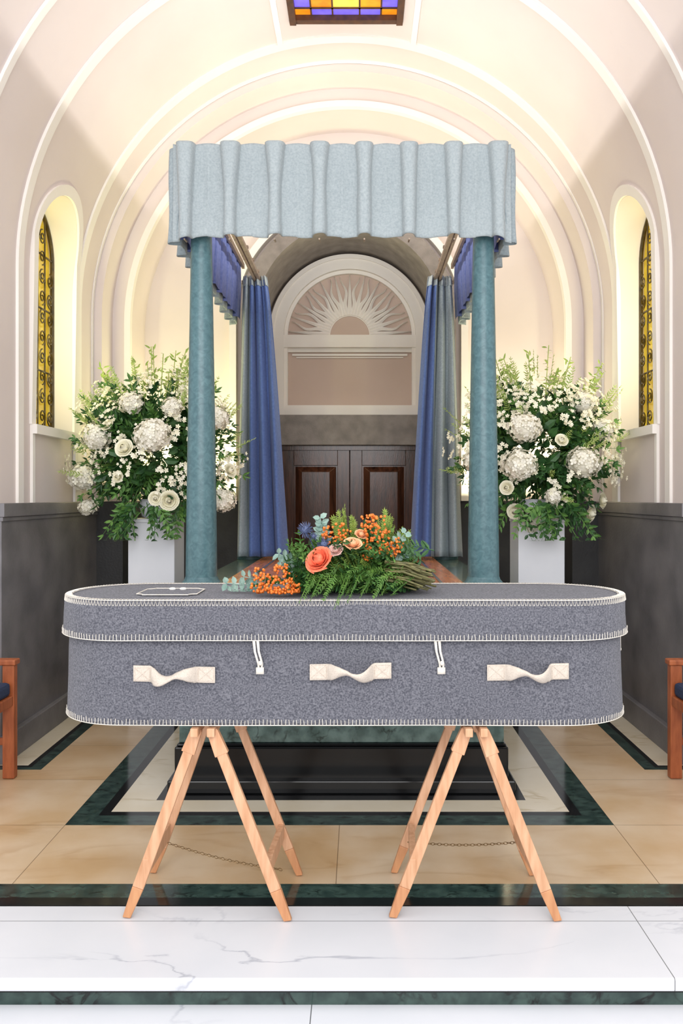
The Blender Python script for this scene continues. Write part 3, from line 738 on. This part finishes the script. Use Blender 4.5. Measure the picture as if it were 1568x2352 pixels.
for (bx_,by_,px,py) in ((720,1310,640,1272),(710,1300,655,1303),(715,1305,645,1290),(755,1270,735,1190),(745,1270,740,1205),(620,1345,530,1358),(640,1350,520,1340),(650,1340,560,1325),(640,1355,545,1368),(870,1290,930,1225),(890,1290,925,1270),(735,1260,738,1200)):
    b=W(bx_,by_,3.2); t=W(px,py,3.2); d=t-b
    n=6
    eu.tube([b,t],.0018,5)
    for k in range(2,n+1):
        p=b+d*k/n
        for sg in(-1,1):
            dd=(d.normalized()*.4+Vector((-d.z,U(-.2,.2)*d.length,d.x)).normalized()*sg)
            eu.leaf(p,dd,(U(-.9,.9),-1,U(-.3,1.2)),.032*U(.7,1.1),.028*U(.7,1),0,.05)
for m_ in (fo,fe,so,eu): cl(m_)
fo.obj('foliage',M['leafd'],bq,kind='stuff'); fe.obj('fern',M['fern'],bq,kind='stuff'); so.obj('goldenrod',M['solid'],bq,kind='stuff'); eu.obj('eucalyptus',M['euc'],bq,kind='stuff',label='grey-green eucalyptus leaves')
f2=MB()
for i in range(90):
    px=U(650,900); tipto(f2,px,U(1225,1355)-max(0,(px-700)/10),U(3.05,3.3),6,.042,.02,base=W(px+U(10,70),1320,3.25))
for (px,py) in ((590,1310),(600,1330),(680,1250),(690,1262),(585,1345),(700,1255)): tipto(f2,px,py,3.15,7,.02,.018,base=W(px+50,1335,3.2))
cl(f2); f2.obj('light_foliage',M['leaf'],bq,kind='stuff')
be=MB()
for (px,py,s_) in ((858,1208,26),(848,1194,18),(872,1228,22),(852,1246,18),(880,1258,15),(912,1250,14),(910,1268,12),(768,1226,24),(790,1234,16),(752,1230,12),(640,1318,22),(622,1340,24),(650,1352,24),(608,1362,18),(668,1366,20),(600,1318,16),(635,1368,18),(665,1330,18),(680,1352,12),(590,1352,14),(845,1272,14),(775,1252,12)):
    Y=3.10 if px<700 else 3.17
    c_=W(px,py,Y)
    for k in range(int(s_*1.3)):
        q=c_+Vector((U(-1,1),U(-1,1),U(-1,1)))*s_/1900*Y
        if q.z<TP+.006 : q.z=TP+.006+R()*.01
        be.ball(q,U(.0042,.0068),0,7,5)
be.obj('berries',M['berry'],bq,smooth=True,kind='stuff',label='clusters of small orange berries')
for (px,py,r,m_,ax,Y) in ((730,1284,32,'orange',(-.5,-.8,.6),3.07),(810,1247,21,'peach',(.1,-.6,.9),3.10),(770,1262,17,'blush',(-.2,-.8,.7),3.12),(830,1226,15,'peach',(.3,-.7,.9),3.2)):
    mb=MB(); mb.rose(W(px,py,Y),r*Y/F,ax); mb.obj('rose_bloom',M[m_],bq,smooth=True,label={'orange':'coral orange rose','peach':'peach rose','blush':'pale blush flower'}[m_])
for (px,py,r) in ((701,1217,17),(744,1249,15),(720,1232,9)):
    c_=W(px,py,3.12); mb=MB(); rr=r*3.18/F; mb.ball(c_,rr*.55,0,10,7)
    for k in range(70):
        d=Vector((U(-1,1),U(-1,1),U(-1,1))).normalized(); mb.leaf(c_+d*rr*.45,d,d.orthogonal(),rr*.75,rr*.14)
    mb.tube([c_,W(px+40,1300,3.2)],.002,5)
    mb.obj('thistle',M['thistle'],bq,label='spiky blue thistle head')
st=MB()
for i in range(60):
    k=R(); a=W(U(875,905),1285+k*48,U(3.08,3.28)); b=W(U(955,1004),1306+k*50,U(3.06,3.28)); 
    a.z=max(a.z,TP+.012); b.z=max(b.z,TP+.006); mid=(a+b)/2+Vector((0,0,U(0,.012)))
    st.tube([a,mid,b],U(.0028,.0045),6)
    if R()<.4: st.leaf(mid,b-a+Vector((0,U(-.1,.1),U(-.02,.05))),(0,0,1),.03,.006)
st.obj('stems',M['stem'],bq,smooth=True,kind='stuff',label='bundle of cut green stems')
# ------------------------------------------------------------ chairs
def chair(sd,label):
    e=empty('chair',(sd*2.02,4.35,0),label,'chair',group='wooden side chairs')
    def b(name,m_,a,c_,*r,bev=.006,lab=None):
        mb=MB(); x0,x1=sorted((sd*a,sd*c_)); mb.box(x0,x1,*r); o=mb.obj(name,M[m_],e,bevel=bev)
        if lab:o['label']=lab
    for y in (4.11,4.50):
        b('leg','chairwood',1.785,1.85,y,y+.05,.002,.62)
        b('leg','chairwood',2.22,2.27,y,y+.05,.002,.95)
        b('armrest','chairwood',1.775,2.25,y-.01,y+.06,.62,.65)
    b('seat','chairwood',1.79,2.26,4.12,4.54,.40,.455)
    b('cushion','navy',1.80,2.22,4.16,4.50,.455,.53,bev=.02,lab='navy blue seat cushion')
    b('backrest','chairwood',2.225,2.26,4.16,4.50,.75,.93)
    b('stretcher','chairwood',1.80,2.25,4.515,4.535,.18,.22)
chair(-1,'reddish wooden armchair with navy cushion beside stone wall'); chair(1,'reddish wooden armchair with navy seat cushion near wainscot')
# ------------------------------------------------------------ lights
def area(name,loc,rot,sx,sy,power,col,spread=None):
    l=bpy.data.lights.new(name,'AREA'); l.shape='RECTANGLE'; l.size=sx; l.size_y=sy; l.energy=power; l.color=col
    if spread: l.spread=math.radians(spread)
    o=bpy.data.objects.new(name,l); o.location=loc; o.rotation_euler=rot; sc.collection.objects.link(o); return o
pi=math.pi
area('canopy_uplight',(0,5.4,2.95),(pi,0,0),.08,1.7,34,(1,.98,.93))
for sd in (-1,1):
    area('recess_uplight',(sd*1.32,6.95,1.56),(pi-.08,0,0),.6,.18,24,(1,.97,.50) if sd<0 else (1,.93,.60))
    area('window_reveal_light',(sd*2.085,5.335,2.75),(pi/2,0,0),.12,1.2,9,(.98,1,.52) if sd<0 else (1,.97,.58))  # added lamp hidden by the near jamb, brightens the far side of the reveal
area('nave_light',(0,-1.2,3.2),(math.radians(68),0,0),4.5,2.5,185,(1,.99,.99))  # fill added behind the camera for even brightness, no nave fitting
area('nave_ceiling_light',(0,2.2,4.6),(math.radians(12),0,0),3.0,1.6,14,(1,.98,.97))  # unseen fill overhead, tilted forward, no ceiling fitting
w=bpy.data.worlds.new('World'); sc.world=w; w.use_nodes=True
bg=w.node_tree.nodes['Background']; bg.inputs[0].default_value=(.99,.99,1,1); bg.inputs[1].default_value=1.2
sc.view_settings.view_transform='Standard'
# ------------------------------------------------------------ camera
cd=bpy.data.cameras.new('Camera'); cam=bpy.data.objects.new('Camera',cd); sc.collection.objects.link(cam)
cam.location=(CX,0,CZ); cam.rotation_euler=(pi/2,0,0); cd.sensor_fit='VERTICAL'; cd.sensor_height=36; cd.lens=F*36/2352
cd.shift_x=-(VX-784)/2352; cd.shift_y=-(1176-HY)/2352; cd.clip_start=.05
sc.camera=cam
